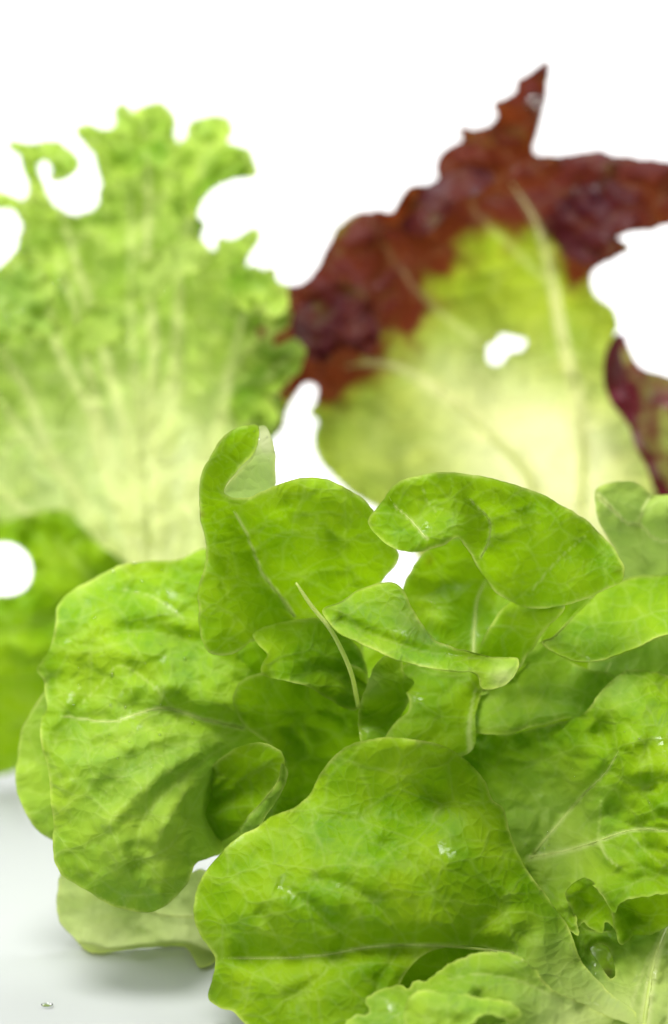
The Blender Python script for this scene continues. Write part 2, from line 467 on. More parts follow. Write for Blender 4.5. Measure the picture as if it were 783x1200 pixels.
# A: broad leaf lying towards the viewer
leaf(HEAD, B_, dict(
    o=[(425,868),(400,880),(378,903),(360,934),(345,946),(318,958),(300,971),(275,985),(252,1005),(236,1031),(227,1060),(230,1086),(243,1108),(252,1124),(247,1148),(243,1171),(256,1181),(274,1186),(290,1200),(320,1222),(400,1236),(560,1240),(700,1246),(790,1246),(768,1212),(735,1180),(700,1150),(679,1120),(665,1086),(640,1050),(616,1015),(598,978),(595,958),(590,946),(578,938),(568,915),(548,893),(520,874),(470,865)],
    holes=[[(468,1158),(480,1134),(500,1117),(530,1109),(572,1111),(545,1126),(512,1148),(488,1162)]],
    d=[(425,868,40),(520,872,34),(470,890,36),(460,940,33),(578,936,14),(600,985,12),(640,1050,18),(700,1152,26),(780,1240,58),(360,934,30),(300,971,28),(252,1005,30),(227,1060,32),(243,1108,36),(243,1171,34),(290,1200,46),(400,960,36),(450,1010,54),(540,1010,44),(580,1060,36),(400,1060,57),(320,1050,48),(400,1118,50),(300,1120,42),(540,1110,48),(400,1170,58),(320,1160,50),(500,1190,52),(620,1150,42),(600,1230,56),(400,1230,62)],
    v=[dict(p=[(600,1118),(560,1112),(480,1107),(430,1110),(380,1119),(320,1123),(262,1123)], w=(2.2,0.6), g=4.5, gw=15, c=0.35, name='midrib'),
       dict(p=[(430,1110),(390,1085),(355,1055),(320,1035)], w=(1,0.5), g=1.9, gw=9, c=0.12, tube=False),
       dict(p=[(480,1107),(440,1060),(395,1035),(360,1030)], w=(1,0.5), g=1.8, gw=9, c=0.1, tube=False),
       dict(p=[(340,1122),(320,1090),(300,1065)], w=(1,0.5), g=1.9, gw=9, c=0.1, tube=False),
       dict(p=[(540,1108),(515,1050),(470,1000),(440,985)], w=(1,0.5), g=1.6, gw=10, c=0.1, tube=False),
       dict(p=[(400,1118),(370,1150),(330,1175)], w=(1,0.5), g=1.3, gw=9, c=0.1, tube=False),
       dict(p=[(470,1112),(445,1150),(440,1185)], w=(1,0.5), g=1.2, gw=9, c=0.1, tube=False)],
    b=[(585,1065,20,-4),(560,1085,14,-3.5),(615,1095,14,-3),(605,1045,12,2),(640,1100,14,2),(520,940,24,-5)],
    q=0.5, qs=46, n=2.6, ns=110, dir=0.3, pale=[(715,1200,60,.6),(650,1130,45,.2)], red=[(425,868,14,.35),(372,912,14,.45),(330,952,14,.4)]),
    'broad front leaf with its pale midrib running across')

# B: pale torn lobe along the bottom
leaf(HEAD, B_, dict(
    o=[(498,1151),(515,1138),(540,1124),(572,1114),(600,1119),(628,1136),(645,1158),(672,1172),(705,1186),(745,1210),(740,1240),(560,1246),(400,1246),(402,1204),(416,1190),(432,1186),(428,1172),(446,1160),(468,1154),(476,1160),(484,1150)],
    d=[(500,1150,60),(572,1114,54),(640,1150,56),(745,1210,52),(540,1170,72),(480,1175,70),(430,1190,66),(400,1240,68),(560,1235,74),(650,1220,66)],
    v=[dict(p=[(660,1175),(610,1150),(560,1142),(515,1150)], w=(1.2,0.5), g=2.0, gw=10, c=0.2, tube=False),
       dict(p=[(560,1170),(545,1195),(560,1230)], w=(1,0.5), g=3.0, gw=8, c=0.1, tube=False),
       dict(p=[(470,1160),(500,1190),(540,1205),(600,1195)], w=(1,0.5), g=3.0, gw=9, c=0.1, tube=False)],
    q=0.3, qs=45, ruf=2.0, rufs=50, rufw=18, n=2.5, ns=90, pale0=0.06, pale=[(680,1200,60,.5)], jit=1.6, jits=9),
    'pale torn lobe with a ragged edge below the front leaf')
leaf(HEAD, B_, dict(
    o=[(478,1172),(500,1160),(560,1168),(600,1176),(612,1190),(596,1196),(570,1190),(548,1204),(500,1212),(486,1240),(468,1240),(474,1200)],
    d=[(500,1160,76),(600,1176,74),(560,1190,84),(486,1235,84)], ruf=1.5, rufs=40, q=0.2, jit=1.5, jits=8, pale0=0.08),
    'small crumpled lobe at the bottom')

# C: big left leaf
leaf(HEAD, B_, dict(
    o=[(240,643),(215,655),(185,656),(155,660),(118,674),(90,690),(66,711),(65,728),(63,742),(57,765),(44,784),(51,797),(53,812),(57,828),(50,840),(49,872),(58,915),(62,960),(63,990),(66,1010),(74,1026),(100,1042),(135,1062),(160,1068),(185,1066),(205,1052),(220,1034),(229,1014),(244,1006),(290,990),(345,930),(345,880),(330,820),(300,760),(262,680)],
    d=[(240,643,-52),(185,656,-50),(118,674,-42),(66,711,-34),(44,784,-22),(57,828,-12),(49,872,-6),(60,930,4),(66,1010,12),(135,1062,20),(205,1052,17),(110,745,-18),(180,720,-26),(230,750,-28),(165,830,-2),(110,838,-4),(240,845,-12),(275,852,-18),(150,890,14),(220,900,6),(110,950,16),(160,980,24),(215,980,14),(235,930,2),(250,960,-24),(300,900,-40),(320,950,-40),(300,760,-44),(180,790,-10)],
    v=[dict(p=[(285,853),(240,843),(205,832),(185,830),(160,837),(130,846),(95,842),(66,838)], w=(2.0,0.6), g=3.5, gw=14, c=0.5, name='midrib'),
       dict(p=[(205,832),(175,800),(140,780),(120,800),(90,830)], w=(1.2,0.5), g=2.2, gw=11, c=0.2, tube=False),
       dict(p=[(275,856),(235,868),(190,885),(150,905),(112,940)], w=(1.2,0.5), g=4.5, gw=18, c=0.1, tube=False),
       dict(p=[(278,866),(240,890),(200,925),(168,960),(160,1005)], w=(1.2,0.5), g=4, gw=17, c=0.1, tube=False),
       dict(p=[(270,890),(235,930),(205,985),(150,1020)], w=(1.2,0.5), g=3.5, gw=18, c=0.1, tube=False),
       dict(p=[(225,845),(190,850),(150,862),(100,880)], w=(1.2,0.5), g=3, gw=12, c=0.08, tube=False),
       dict(p=[(280,862),(235,880),(190,908),(150,940),(120,975)], w=(1.2,0.5), g=-3, gw=11, c=0.05, tube=False),
       dict(p=[(275,880),(235,912),(200,955),(180,1000)], w=(1.2,0.5), g=-2.5, gw=10, c=0.05, tube=False),
       dict(p=[(215,725),(180,700),(140,690)], w=(1,0.5), g=1.6, gw=9, c=0.25, tube=False),
       dict(p=[(240,760),(200,745),(150,740),(95,755)], w=(1,0.5), g=2.0, gw=11, c=0.1, tube=False)],
    b=[(80,868,20,-4),(105,795,18,-4),(140,1000,22,3),(120,985,18,-3),(150,715,22,2.5),(200,810,18,3)],
    q=1.0, qs=36, n=3.0, ns=60, ruf=2.0, dir=-0.3, pale=[(180,950,130,.12)], red=[(150,658,20,.3)]),
    'large left leaf, blistered, folded along its midrib')

# D: edge behind the left leaf
leaf(HEAD, B_, dict(
    o=[(56,806),(38,832),(25,860),(18,905),(24,942),(42,970),(63,985),(100,985),(130,930),(120,840),(80,800)],
    d=[(56,806,-36),(25,860,-34),(18,905,-26),(42,970,-24),(63,985,-26),(110,900,-40)], q=0.8, pale0=0.1), 'leaf edge curling behind the large left leaf')

# E: pale leaf at lower left
leaf(HEAD, M_FRILL, [dict(
    o=[(72,1022),(67,1046),(70,1076),(86,1096),(110,1117),(150,1113),(190,1109),(216,1109),(226,1122),(233,1134),(250,1128),(275,1110),(300,1060),(240,1018),(222,1022),(150,990),(90,1000)],
    d=[(72,1022,-36),(70,1076,-36),(110,1117,-42),(160,1113,-42),(216,1109,-44),(233,1134,-32),(228,1060,-32),(150,1060,-34),(150,1000,-40),(275,1080,-26),(150,1095,-28)],
    v=[dict(p=[(290,1068),(225,1074),(190,1072),(150,1060),(115,1047),(82,1044)], w=(1.6,0.5), g=1.6, gw=8, c=0.6, name='midrib'),
       dict(p=[(190,1072),(160,1085),(140,1105)], w=(1,0.4), g=0.8, gw=7, c=0.15, tube=False)],
    q=1.2, n=3, ns=45, pale0=0.34, pale=[(120,1110,40,.25),(230,1110,40,.3)], ruf=1.5)],
    'thin pale leaf touching the table at lower left')

# F: shadowed leaf surface, made as a piece tilted down so it darkens
leaf(HEAD, B_, dict(
    o=[(231,960),(234,925),(242,905),(264,886),(285,875),(310,871),(328,878),(334,893),(330,908),(316,930),(300,952),(284,968),(258,988),(240,1000),(234,990)],
    d=[(231,960,-12),(242,905,-10),(310,871,2),(334,893,4),(300,952,-6),(240,1000,-26),(280,930,-20)],
    b=[(270,915,12,3),(255,925,10,3),(285,938,14,2)], q=1.2, qs=24, v=[dict(p=[(318,890),(280,915),(245,935)], w=(1,0.5), g=2, gw=8, c=0.1, tube=False)]),
    'shadowed leaf surface between the left and front leaves, tilted down to darken')
leaf(HEAD, B_, dict(
    o=[(332,893),(338,905),(330,925),(316,948),(300,972),(282,975),(294,955),(312,932),(326,912)],
    d=[(332,893,10),(338,905,4),(300,965,12),(282,975,8)], q=0.3, pale0=0.1), 'narrow leaf edge beside the small dark leaf')

# G: shaded centre leaf
leaf(HEAD, B_, dict(
    o=[(274,822),(278,806),(290,795),(320,785),(420,780),(440,840),(440,900),(380,960),(320,980),(318,945),(336,905),(330,886),(312,870),(292,856),(279,842)],
    d=[(274,822,-20),(290,795,-12),(420,780,-14),(312,870,-26),(430,860,-40),(360,860,-34),(336,905,-34),(330,960,-42),(400,930,-48)],
    b=[(325,825,16,3),(350,845,20,-3),(400,850,14,3)], q=1.6, qs=26), 'shaded inner leaf in the middle of the head')
leaf(HEAD, B_, dict(
    o=[(255,770),(275,758),(310,745),(350,760),(330,800),(290,800),(276,812),(270,850),(258,830)],
    d=[(255,770,-36),(310,745,-36),(330,800,-42),(270,850,-24)],
    v=[dict(p=[(266,768),(282,782),(300,795)], w=(1.4,0.6), g=0.6, gw=6, c=0.6)], q=0.8), 'leaf under the folded upright leaf')

# H: upright leaf folded along its midrib
leaf(HEAD, B_, [dict(
    o=[(302,499),(282,500),(262,512),(247,533),(236,558),(233,590),(236,615),(241,635),(239,660),(234,682),(232,710),(237,745),(245,762),(258,768),(276,765),(300,752),(320,775),(360,800),(410,815),(425,780),(425,715),(445,685),(463,661),(467,648),(452,630),(440,612),(437,598),(412,576),(386,562),(356,560),(336,566),(316,573),(290,582),(272,584),(262,576),(278,552),(297,532)],
    add=(12, 700, 0.2), d=[(302,499,-38),(262,512,-30),(236,558,-20),(233,600,-16),(241,640,-18),(232,710,-6),(245,762,4),(300,752,-8),(262,577,-24),(282,612,-28),(300,640,-29),(335,705,-24),(280,540,-32),(270,690,-12),(316,573,-16),(356,560,-20),(412,576,-24),(440,605,-30),(467,648,-36),(360,620,-15),(410,650,-22),(380,700,-22),(425,715,-36),(360,780,-34),(410,815,-44)],
    v=[dict(p=[(345,722),(330,700),(308,672),(295,640),(284,615),(270,594)], w=(1.3,0.5), g=2.6, gw=10, c=0.5, name='midrib'),
       dict(p=[(296,645),(330,625),(380,620),(420,640)], w=(1,0.4), g=1.8, gw=10, c=0.08, tube=False),
       dict(p=[(290,625),(310,612),(335,605),(345,580)], w=(1,0.4), g=2.0, gw=9, c=0.08, tube=False),
       dict(p=[(330,700),(370,670),(415,665),(425,690)], w=(1,0.4), g=1.6, gw=10, c=0.08, tube=False),
       dict(p=[(320,690),(290,685),(255,690)], w=(1,0.4), g=1.2, gw=9, c=0.08, tube=False),
       dict(p=[(345,605),(385,600),(415,610)], w=(1,0.4), g=1.6, gw=9, c=0.06, tube=False)],
    b=[(320,598,18,3),(360,592,14,-2.5),(375,640,22,2.5),(330,650,15,2),(400,605,16,2)],
    q=0.9, qs=26, n=1.2, ns=60, red=[(437,598,22,.5),(410,576,16,.4),(233,602,8,.5)]),
  dict(o=[(262,578),(279,553),(298,533),(303,500),(312,499),(321,518),(324,545),(323,572),(300,588),(276,590)],
    add=(12, 700, 0.2), d=[(262,578,-25),(303,500,-39),(312,499,-48),(324,545,-52),(323,572,-50),(290,570,-38)], q=0.3, n=0.6, pale0=0.35, pale=[(314,515,16,.9)])],  # pale flap with a paler tip: the white highlight painted into its colour
    'upright leaf folded along its midrib, its tip curled over')

# I: lobe below H
leaf(HEAD, B_, dict(
    o=[(296,742),(303,756),(313,765),(310,776),(306,787),(314,794),(332,797),(356,804),(382,817),(417,832),(432,800),(420,760),(385,728),(340,728)],
    add=(14, 760, 0.25), d=[(300,752,-14),(313,765,-10),(306,787,-4),(356,804,-4),(417,832,-14),(432,800,-26),(385,728,-34),(340,735,-30),(350,770,-14)],
    v=[dict(p=[(410,800),(385,785),(360,790),(340,797)], w=(1,0.4), g=2.0, gw=10, c=0.1, tube=False)], q=0.7, ruf=1.5),
    'short lobe under the folded upright leaf')

# L: broad leaf arching over the top
leaf(HEAD, B_, [dict(
    o=[(432,612),(441,597),(454,577),(470,563),(500,554),(540,555),(580,561),(620,574),(660,592),(690,612),(712,635),(727,654),(732,667),(726,682),(700,697),(668,707),(640,712),(612,712),(590,700),(562,670),(545,640),(536,628),(520,640),(500,645),(470,646),(452,637),(438,624)],
    add=(20, 680, 0.28), d=[(432,612,-8),(470,646,8),(500,645,8),(536,628,0),(454,577,-18),(500,554,-28),(580,561,-34),(660,592,-32),(712,635,-26),(732,667,-14),(700,697,-4),(640,712,-10),(500,600,-14),(560,610,-24),(640,640,-22),(590,700,-22),(562,670,-22)],
    v=[dict(p=[(500,631),(480,608),(462,592),(456,582)], w=(1.1,0.4), g=1.0, gw=8, c=0.5, name='midrib'),
       dict(p=[(564,652),(573,632),(573,608),(560,595),(548,582)], w=(1.2,0.5), g=2.2, gw=8, c=0.35),
       dict(p=[(573,610),(600,600),(630,590)], w=(0.9,0.4), g=1.6, gw=8, c=0.1, tube=False),
       dict(p=[(625,690),(655,655),(690,625)], w=(0.9,0.4), g=1.2, gw=8, c=0.2, tube=False),
       dict(p=[(575,630),(605,620),(640,610)], w=(0.9,0.4), g=1.4, gw=8, c=0.08, tube=False),
       dict(p=[(510,600),(500,585),(495,570)], w=(0.8,0.4), g=0.8, gw=6, c=0.25, tube=False)],
    b=[(600,600,14,1.8),(580,585,12,1.5),(615,622,14,1.8),(650,610,16,1.5)],
    q=0.7, qs=24, n=1.0, ns=60, red=[(432,612,14,.4),(728,665,14,.55),(505,640,12,.4)]),
  dict(o=[(472,690),(480,670),(491,653),(520,632),(560,625),(620,650),(660,690),(640,740),(610,785),(560,815),(520,785),(480,730)],
    d=[(472,690,-20),(480,730,-24),(492,652,-22),(530,628,-20),(560,625,-40),(640,680,-38),(640,740,-30),(560,815,-18),(520,730,-22),(560,720,-42),(580,680,-46)],
    v=[dict(p=[(556,800),(555,765),(556,735),(560,700),(575,670)], w=(3.4,0.6), g=0.5, gw=8, c=0.35, name='midrib', sink=0.3)],
    b=[(520,680,18,-3),(535,700,16,3)], q=0.7, qs=30, red=[(500,655,10,.35)])],
    'broad leaf arching over the top of the head')
leaf(HEAD, B_, dict(
    o=[(552,800),(558,770),(575,735),(598,705),(625,694),(650,703),(662,712),(657,722),(640,735),(622,762),(600,790)],
    add=(10, 720, 0.25), d=[(552,800,-10),(575,735,-16),(625,694,-22),(662,712,-4),(640,735,-6),(600,790,-10),(605,740,-12)], q=0.6, ruf=1.2), 'triangular leaf fold below the arching leaf')

# K: leaf seen nearly edge-on
leaf(HEAD, B_, dict(
    o=[(379,716),(400,704),(428,689),(455,682),(470,690),(484,714),(506,746),(532,759),(568,768),(607,772),(608,784),(594,800),(567,808),(558,790),(520,786),(478,778),(430,758),(396,738)],
    add=(36, 740, 0.12), d=[(379,716,-8),(430,758,4),(478,776,7),(520,786,8),(567,808,6),(607,775,-2),(428,689,-24),(472,688,-30),(518,744,-18),(560,770,-6),(450,740,-6),(520,768,0)],
    v=[dict(p=[(400,728),(440,745),(500,764),(600,776)], w=(1,0.5), g=3.0, gw=7, c=0.1, tube=False)], q=0.4, n=0.8, rim=0.18, ruf=0.5, pale=[(590,795,16,.5)]),  # pale spot at the tip is a painted white glint
    'narrow leaf seen nearly edge-on across the middle')

# stalk J
p = spline([(347,683),(365,710),(386,736),(402,765),(412,790),(417,812),(420,828)], 5, False)
dj = np.interp(p[:, 1], [683, 735, 790, 830], [38, 34, 16, -6])
r = np.interp(p[:, 1], [683, 700, 760, 860], [0.9, 2.0, 2.6, 2.6]) * 0.283 / 1000
TV, TF = tube_mesh(unproject(p[:, 0], p[:, 1], dj), r, 8)
tm = bpy.data.meshes.new('stalk'); tm.from_pydata([tuple(a) for a in TV], [], TF)
tm.polygons.foreach_set('use_smooth', [True] * len(tm.polygons))
st = link('stalk', tm, HEAD, M_VEIN); st['label'] = 'thin pale leaf stalk crossing the middle of the head'

# S: small centre leaf
leaf(HEAD, B_, [dict(
    o=[(420,856),(422,828),(431,802),(439,781),(452,769),(464,767),(472,778),(474,790),(486,800),(470,840),(450,872),(425,872)],
    d=[(420,856,-4),(431,802,2),(452,769,-6),(474,790,-12),(470,840,-16),(425,872,2)], q=0.8, roll=0.8, pale=[(432,800,14,.3)]),  # pale spot paints the highlight on the left edge
  dict(o=[(468,790),(484,776),(520,784),(560,788),(566,808),(558,835),(553,880),(500,890),(448,880),(462,850),(480,830)],
    d=[(468,790,-20),(484,776,-22),(566,808,-18),(553,880,-6),(448,880,-4),(500,830,-10)], q=0.8, roll=0.8,
    v=[dict(p=[(552,885),(550,855),(553,828),(558,805)], w=(2.6,0.6), g=0.5, gw=8, c=0.4, tube=False)])],
    'small cupped inner leaf below the edge-on leaf')

# T, V: mid right
leaf(HEAD, B_, dict(
    o=[(638,751),(655,768),(688,784),(720,794),(712,815),(692,838),(662,842),(630,851),(598,859),(560,858),(545,850),(560,815),(598,788),(622,765)],
    d=[(638,751,-20),(720,794,-20),(692,838,-10),(630,851,-6),(560,858,-12),(560,815,-24),(610,800,-26),(660,800,-20)], q=0.7, pale0=0.05),
    'shaded leaf to the right of the centre')

# O, P, Q right side
leaf(HEAD, B_, dict(
    o=[(697,576),(705,568),(726,565),(746,567),(764,578),(790,580),(840,600),(850,700),(760,710),(715,690),(722,650),(702,612)],
    add=(15, 650, 0.2), d=[(697,576,-58),(726,565,-66),(764,578,-66),(840,600,-70),(850,700,-50),(715,690,-52),(735,613,-54),(760,640,-56)],
    v=[dict(p=[(700,580),(716,595),(735,614)], w=(2.4,0.8), g=1.5, gw=7, c=0.8, name='midrib'),
       dict(p=[(735,614),(750,615),(765,630),(783,635),(820,640)], w=(1.1,0.6), g=1.8, gw=8, c=0.6),
       dict(p=[(749,614),(754,596),(764,579)], w=(1.0,0.6), g=1.5, gw=7, c=0.6)],
    b=[(760,655,16,-3)], q=0.6, pale0=0.22, red=[(705,568,10,.5),(764,578,8,.4)]), 'pale leaf tip at the right edge, behind the arching leaf')
leaf(HEAD, B_, dict(
    o=[(636,753),(648,746),(672,722),(700,694),(735,678),(783,674),(850,672),(850,735),(783,743),(748,757),(712,772),(682,777),(660,771)],
    add=(10, 720, 0.1), d=[(636,753,-16),(700,694,-38),(783,674,-48),(850,672,-50),(850,735,-8),(783,743,-6),(712,772,-2),(682,777,-2),(660,771,-6),(720,735,-22)],
    rim=0.3, q=0.4, n=0.8, ruf=0.6), 'smooth leaf with a rolled lower edge at right')
leaf(HEAD, B_, dict(
    o=[(690,778),(720,768),(783,745),(850,735),(850,830),(770,810),(705,812)],
    d=[(690,778,-28),(783,745,-30),(850,735,-30),(850,830,-10),(705,812,-22)], q=0.6, pale0=0.15,
    v=[dict(p=[(703,806),(710,790),(716,776)], w=(1.4,0.8), g=0.4, gw=6, c=0.6)]), 'bright leaf below the rolled edge')

# U: large right leaf with frilled lower margin
leaf(HEAD, B_, [dict(
    o=[(548,858),(600,861),(632,853),(664,843),(688,834),(700,816),(716,798),(736,784),(760,785),(790,796),(850,830),(850,1045),(783,1049),(752,1050),(735,1054),(724,1062),(721,1070),(712,1060),(700,1042),(686,1031),(672,1036),(665,1048),(670,1060),(677,1078),(679,1098),(664,1086),(645,1062),(622,1025),(596,985),(570,950),(560,915),(540,885)],
    d=[(548,858,-20),(632,853,-14),(688,834,-6),(716,798,0),(736,784,-6),(790,796,-4),(850,830,4),(850,1045,46),(783,1049,42),(724,1062,28),(700,1042,20),(686,1031,10),(665,1048,10),(679,1098,20),(645,1062,8),(596,985,-8),(570,940,-14),(610,900,-18),(640,1000,-8),(690,960,-8),(690,880,0),(705,850,6),(730,870,20),(740,930,22),(783,860,22),(760,972,30),(790,930,36),(720,1010,18)],
    v=[dict(p=[(620,1005),(660,998),(700,986),(735,974),(765,972),(800,978)], w=(3.0,0.6), g=1.6, gw=9, c=0.45, name='midrib'),
       dict(p=[(625,1000),(655,965),(685,930),(710,905),(725,880)], w=(2.2,0.6), g=2.2, gw=10, c=0.35),
       dict(p=[(700,990),(703,960),(705,935)], w=(1.2,0.6), g=-1.6, gw=8, c=0.2, tube=False),
       dict(p=[(702,985),(712,1005),(728,1018)], w=(1.6,0.6), g=-2.4, gw=7, c=0.35, tube=False),
       dict(p=[(715,905),(745,920),(783,915)], w=(1.2,0.6), g=2.6, gw=10, c=0.1, tube=False),
       dict(p=[(735,850),(760,880),(765,930)], w=(1.2,0.6), g=2.6, gw=10, c=0.1, tube=False),
       dict(p=[(735,974),(760,1000),(800,1030)], w=(1.2,0.6), g=2, gw=9, c=0.15, tube=False)],
    b=[(708,860,16,-11),(725,945,16,-9),(755,900,18,4),(775,950,18,4),(745,865,18,3)],
    q=2.4, qs=34, n=3.0, ns=60, ruf=2.5, rufs=34, pale=[(640,980,70,.2),(720,800,30,.15)], jit=1.3, jits=9),
  dict(o=[(663,1048),(672,1034),(686,1029),(702,1040),(716,1062),(721,1090),(708,1080),(705,1092),(692,1088),(684,1080),(676,1090),(672,1066)],
    d=[(663,1048,14),(686,1029,16),(716,1062,24),(721,1090,20),(692,1088,14),(672,1066,12),(695,1060,6)], ruf=0.8, rufs=26, jit=1.0, jits=10, q=0.3),
  dict(o=[(720,1066),(735,1052),(783,1046),(850,1042),(850,1090),(790,1080),(764,1094),(745,1097),(727,1107),(722,1090)],
    d=[(720,1066,26),(783,1046,38),(850,1042,42),(850,1090,30),(764,1094,26),(727,1107,24),(750,1070,14)], ruf=0.8, rufs=26, jit=1.0, jits=10, q=0.4)],
    'large crinkled right leaf with a frilled lower edge')

# W: pale leaf base at lower right
leaf(HEAD, B_, dict(
    o=[(640,1060),(668,1080),(690,1088),(725,1090),(765,1078),(850,1050),(860,1250),(620,1252),(600,1180),(610,1100)],
    holes=[[(692,1112),(702,1106),(713,1110),(720,1128),(721,1144),(715,1147),(704,1132)]],
    d=[(640,1060,-2),(725,1090,4),(850,1050,10),(860,1250,70),(620,1252,60),(610,1100,6),(700,1160,16),(760,1140,26),(800,1180,40)],
    v=[dict(p=[(752,1250),(758,1180),(772,1110),(800,1050)], w=(5,3), g=-2.5, gw=12, c=0.55, name='midrib'),
       dict(p=[(728,1250),(740,1180),(765,1110)], w=(2,1.5), g=1.5, gw=6, c=0.3, tube=False),
       dict(p=[(780,1250),(785,1180),(800,1110)], w=(2,1.5), g=1.5, gw=6, c=0.3, tube=False)],
    q=0.6, n=3, ns=45, pale=[(740,1200,60,.4),(800,1140,50,.3),(690,1200,50,.4)]), 'pale thick leaf base at lower right')

# deep inner leaves that close the head
leaf(HEAD, B_, dict(
    o=[(262,800),(330,735),(420,730),(490,728),(540,700),(600,680),(700,700),(850,700),(860,900),(850,1100),(700,1130),(560,1130),(400,1130),(300,1040),(268,960)],
    d=[(262,800,-60),(420,730,-75),(600,680,-75),(850,700,-80),(850,1100,-20),(560,1130,-15),(300,1040,-25),(500,900,-60)], q=1.2, step=7, rim=0), 'deep inner leaf closing the head')
leaf(HEAD, B_, dict(
    o=[(560,1090),(640,1060),(760,1060),(850,1080),(850,1190),(720,1200),(600,1190)],
    d=[(560,1090,-15),(760,1060,-20),(850,1190,30),(600,1190,30),(700,1120,-14)], q=0.8, step=6, red=[(712,1140,8,1.0)], rim=0.2), 'hidden inner leaf seen through the gap at lower right')
leaf(HEAD, B_, dict(  # backing leaf, added to keep the tear dark
    o=[(430,1090),(520,1080),(620,1090),(660,1150),(640,1200),(540,1205),(440,1190)],
    d=[(430,1090,22),(620,1090,18),(640,1200,30),(440,1190,30),(540,1130,12)], q=0.8, step=6), 'backing leaf added to darken the tear in the front leaf')
fix(HEAD)

# ================================================================= frilly green lettuce behind left
rg = random.Random(9)
FAN = []
ENDS = [(-40, 430), (-20, 350), (20, 300), (70, 300), (60, 220), (150, 200), (185, 150), (250, 165), (225, 300), (300, 330), (325, 420), (-50, 540), (310, 480)]
for i, (ex, ey) in enumerate(ENDS):
    bx, by = 180 + 0.12 * (ex - 160), 735 + rg.uniform(-25, 25)
    pts = [(bx, by)]; cx = 0
    for u in (0.18, 0.36, 0.54, 0.7, 0.85, 1.0):
        cx += rg.uniform(-13, 13)
        pts.append((bx + (ex - bx) * u ** 1.35 + cx * (1 - abs(2 * u - 1) * 0.5), by + (ey - by) * u ** 0.9 + rg.uniform(-6, 6)))
    FAN.append(dict(p=pts, w=(rg.uniform(5, 9), 1.5), g=rg.uniform(-4, -1.5), gw=rg.uniform(8, 13), c=rg.uniform(0.5, 0.85), tube=False))
    for q_ in (2, 3, 4, 5):
        if rg.random() < 0.75:
            a = pts[q_]; sg = rg.choice((-1, 1)); l = rg.uniform(30, 65)
            FAN.append(dict(p=[a, (a[0] + sg * l * 0.35, a[1] - l * 0.5), (a[0] + sg * l * 0.8, a[1] - l * 0.9)], w=(3, 1.0), g=rg.uniform(-3, 3), gw=9, c=rg.uniform(0.15, 0.4), tube=False))
FAN.append(dict(p=[(185, 925), (180, 800), (177, 720), (172, 620), (166, 520), (168, 430)], w=(10, 1.5), g=-3, gw=14, c=0.6, name='midrib', mat=M_RIB, sink=0.5))
FK = dict(step=5, q=3, qs=26, n=4, ns=40, roll=7, ruf=7, rufs=18, rufw=20, jit=2.4, jits=11, rim=0.15)
FRILLS = [
    dict(FK, o=[(215,240),(232,212),(262,192),(292,184),(299,206),(276,209),(256,216),(238,236),(226,258)], d=[(215,240,-226),(262,192,-216),(299,206,-198),(238,236,-200)]),
    dict(FK, o=[(150,335),(168,305),(196,290),(226,276),(240,284),(246,300),(228,318),(204,322),(190,345),(165,352)], d=[(150,335,-226),(196,290,-216),(240,284,-204),(228,318,-200),(165,352,-212)], pale0=0.3),
    dict(FK, o=[(-40,330),(0,322),(30,300),(52,316),(66,348),(56,366),(72,384),(50,398),(22,388),(-6,408),(-40,420)], d=[(-40,330,-206),(30,300,-214),(72,384,-190),(22,388,-186),(-40,420,-196)], pale0=0.15),
    dict(FK, o=[(262,330),(285,312),(312,318),(326,332),(337,340),(334,366),(318,372),(306,360),(290,366),(272,352)], d=[(262,330,-222),(312,318,-214),(337,340,-196),(306,360,-190)]),
    dict(FK, o=[(84,400),(92,372),(116,356),(140,362),(150,390),(138,412),(122,402),(108,418)], d=[(84,400,-216),(116,356,-226),(150,390,-206),(108,418,-196)], pale0=0.2),
    dict(FK, o=[(268,470),(290,446),(318,436),(340,440),(330,456),(316,466),(328,484),(318,500),(296,492),(280,502)], d=[(268,470,-224),(318,436,-212),(328,484,-196),(280,502,-206)]),
    dict(FK, o=[(130,190),(150,168),(176,160),(200,168),(206,186),(190,200),(172,192),(156,210),(138,208)], d=[(130,190,-230),(176,160,-230),(206,186,-212),(156,210,-206)])]
FR = plant('frilly_lettuce', 'frilly light green lettuce standing out of focus behind at left', 'lettuce', (170, 925, -225))
